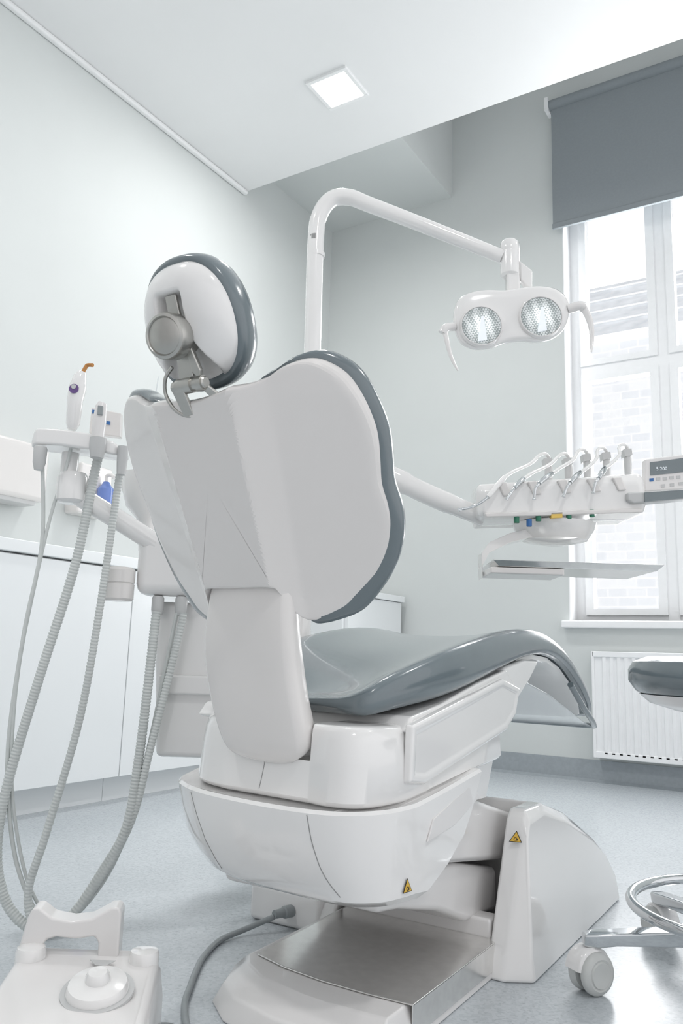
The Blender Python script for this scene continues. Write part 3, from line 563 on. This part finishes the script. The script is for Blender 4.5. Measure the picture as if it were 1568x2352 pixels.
for tipp,bod,i in hp:
    t=thing('dental_handpiece','steel dental handpiece with white hose in holder','handpiece',tuple(dl(*tipp[-1],-.1)),group='handpieces on the instrument table')
    tp=[dl(a,b,-.105) for a,b in tipp]
    bp_=[dl(a,b,-.09+.02*k) for k,(a,b) in enumerate(bod)]
    P=cat(tp+bp_,5);n=len(P)
    cut=int(n*.5)
    mk('head',*tube(P[:cut+1],[.0038 if k else .0055 for k in range(cut+1)],12),'chrome',t)
    mk('grip',*tube(P[cut:],[.0058+.0015*math.sin(k/(n-cut)*3) for k in range(n-cut)],12),'chrome' if i else 'gloss',t)
    px,py=posts[i];bx,by=bod[-1]
    Hs=cat([dl(bx,by,-.07),dl(bx+26,by-20,-.04),dl((bx+px)/2+8,(by+py)/2-10,.0),dl(px-26,py-2,.04),dl(px-8,py-11,.06),dl(px+6,py-4,.08),dl(px+12,py+30,.085),dl(px+6,1112,.08)],7)
    mk('hose',*tube(Hs,.0048,10),'gloss',t)
# ---------------------------------------------------------------- foot control
fcn=thing('foot_control','white dental foot control with arched handle and dial','foot control',tuple(V3(-.335,0,1.2)))
def fl3(a,b,z): return V3(-.335+a*.8-b*.12,z,1.20+b)
base=[(-.14,-.20),(.13,-.20),(.135,-.10),(.135,.05),(.12,.09),(-.12,.09),(-.14,.06),(-.145,-.10)]
mk('body',*loft([[fl3(a,b,0) for a,b in base],[fl3(a,b,.066-.02*max(0,-b)/.2) for a,b in base],[fl3(a*.95,b*.96,.102-.10*max(0,-b)) for a,b in base],[fl3(a*.88,b*.90,.115-.11*max(0,-b)) for a,b in base]]),'plastic',fcn,bevel=.010,seg=4)
dn=Vector(Zv*.97-Fv*.22).normalized()
mk('dial',*lathe([(.040,0),(.040,.006),(.037,.012),(.026,.015),(.016,.016),(.0155,.022),(.012,.027),(.004,.028)],fl3(.037,-.055,.109),dn,48),'gloss',fcn)
mk('dial_ring',*lathe([(.047,-.002),(.047,.0022),(.041,.0025)],fl3(.037,-.055,.109),dn,48),'grey',fcn)
for a in (-.105,.098):
    mk('button',*lathe([(.021,-.03),(.021,.004),(.019,.009),(.009,.011)],fl3(a,.045,.118),(0,0,1),28),'gloss',fcn)
ho=[(-.142,.08),(-.120,.162),(-.112,.175),(-.10,.176),(-.075,.163),(-.04,.159),(-.005,.163),(.030,.179),(.044,.180),(.050,.173),(.050,.08),(.012,.08),(.012,.131),(.004,.139),(-.03,.135),(-.065,.137),(-.082,.133),(-.092,.120),(-.105,.08)]
mk('handle',*loft([[fl3(a,b,z) for a,z in ho] for b in (.055,.095)]),'plastic',fcn,bevel=.004)
mk('indicator_window',*prism([fl3(.005,.03,.1165),fl3(.05,.03,.1165),fl3(.037,.012,.1165),fl3(.018,.012,.1165)],(0,0,.001)),'grey',fcn,smooth=False)
top(mk('floor_cable',*tube(cat([fl3(.115,.06,.02),fl3(.15,.09,.008),fl3(.185,.06,.006),fl3(.20,.0,.006),fl3(.19,-.06,.006),fl3(.17,-.12,.006),fl3(.15,-.2,.006)],8),.006),'cord'),'grey cable lying on floor beside the foot control','cable')
# ---------------------------------------------------------------- stool
sx,sy=-.15,1.641
sto=thing('stool','rolling dental stool with grey seat and chrome base','stool',(sx,sy,0))
mk('seat',*lathe([(.01,.497),(.18,.497),(.196,.505),(.208,.523),(.208,.543),(.199,.558),(.172,.568),(.01,.572)],(sx,sy,0),(0,0,1),64),'vinyl',sto)
mk('seat_shell',*lathe([(.01,.470),(.13,.472),(.172,.484),(.19,.500),(.01,.5)],(sx,sy,0),(0,0,1),48),'plastic',sto)
mk('gas_column',*lathe([(.025,.06),(.025,.25),(.015,.25),(.015,.475)],(sx,sy,0),(0,0,1),24),'chrome',sto)
mk('foot_ring',*join(tube([(sx+.215*math.cos(a),sy+.215*math.sin(a),.14) for a in [k*2*math.pi/64 for k in range(64)]],.0095,14,closed=True),tube([(sx+.21,sy,.14),(sx,sy,.14)],.007),tube([(sx-.105,sy+.182,.14),(sx,sy,.14)],.007),tube([(sx-.105,sy-.182,.14),(sx,sy,.14)],.007)),'chrome',sto)
mk('hub',*lathe([(.045,.075),(.045,.11),(.03,.14)],(sx,sy,0),(0,0,1),28),'chrome',sto)
a0=math.atan2(1.505-sy,-.405-sx)
for k in range(5):
    a=a0+k*2*math.pi/5;d=Vector((math.cos(a),math.sin(a),0));n=Vector((-d.y,d.x,0));c=Vector((sx,sy,0));R=.289
    mk('leg',*loft([[c+d*q+n*w+Zv*(z+h),c+d*q-n*w+Zv*(z+h),c+d*q-n*w*.8+Zv*(z-h),c+d*q+n*w*.8+Zv*(z-h)] for q,w,z,h in ((.02,.024,.098,.016),(.14,.02,.095,.013),(.25,.016,.088,.011),(.285,.017,.084,.012),(.306,.012,.083,.010))]),'chrome',sto,bevel=.004)
    p=c+d*R;n=(Rv*.45-Fv*.89) if k==0 else n
    dd=Vector((-n.y,n.x,0))
    hood=[[p+dd*(rr*math.cos(t)-.006)+n*w+Zv*(.036+rr*math.sin(t)) for t in [math.radians(q) for q in range(5,176,10)]]+[p+dd*(-rr*.5-.006)+n*w+Zv*.034,p+dd*(rr*.5-.006)+n*w+Zv*.034] for w,rr in ((-.027,.030),(-.024,.036),(.008,.038),(.012,.034))]
    cs=mk('caster',*join(lathe([(.0085,.055),(.0085,.078)],p,(0,0,1),14),loft(hood)),'gloss',sto,angle=50)
    w1=p-dd*.006+Zv*.034
    for sg in (1,-1):
        mk('wheel',*lathe([(.004,.024),(.020,.026),(.0215,.0235),(.025,.0245),(.031,.022),(.034,.018),(.034,.012),(.030,.006)],w1,n*sg,28),'rubber',cs)
# ---------------------------------------------------------------- light
w=bpy.data.worlds.new('world');S.world=w;w.use_nodes=True;nt=w.node_tree;bg=nt.nodes['Background']
bg.inputs[0].default_value=(.985,.985,1,1)
tc=nt.nodes.new('ShaderNodeTexCoord');sx_=nt.nodes.new('ShaderNodeSeparateXYZ');nt.links.new(tc.outputs['Generated'],sx_.inputs[0])
m1=nt.nodes.new('ShaderNodeMapRange');m1.inputs[1].default_value=-.5;m1.inputs[2].default_value=.9;m1.inputs[3].default_value=.42;m1.inputs[4].default_value=1.18
m2=nt.nodes.new('ShaderNodeMapRange');m2.inputs[1].default_value=.4;m2.inputs[2].default_value=.85;m2.inputs[3].default_value=0;m2.inputs[4].default_value=1.6
mm=nt.nodes.new('ShaderNodeMath');mm.operation='MAXIMUM'
nt.links.new(sx_.outputs[0],m1.inputs[0]);nt.links.new(sx_.outputs[1],m2.inputs[0]);nt.links.new(m1.outputs[0],mm.inputs[0]);nt.links.new(m2.outputs[0],mm.inputs[1]);nt.links.new(mm.outputs[0],bg.inputs[1])
ld=bpy.data.lights.new('window_daylight','AREA');ld.shape='RECTANGLE';ld.size=.95;ld.size_y=2.1;ld.energy=60;ld.color=(.985,.99,1)
lo=bpy.data.objects.new('window_daylight',ld);lo.location=(-.69,4.33,1.85);lo.rotation_euler=Vector((0,-1,-.15)).to_track_quat('-Z','Y').to_euler();COL.objects.link(lo)
S.view_settings.view_transform='Standard';S.view_settings.look='None';S.view_settings.exposure=-.06
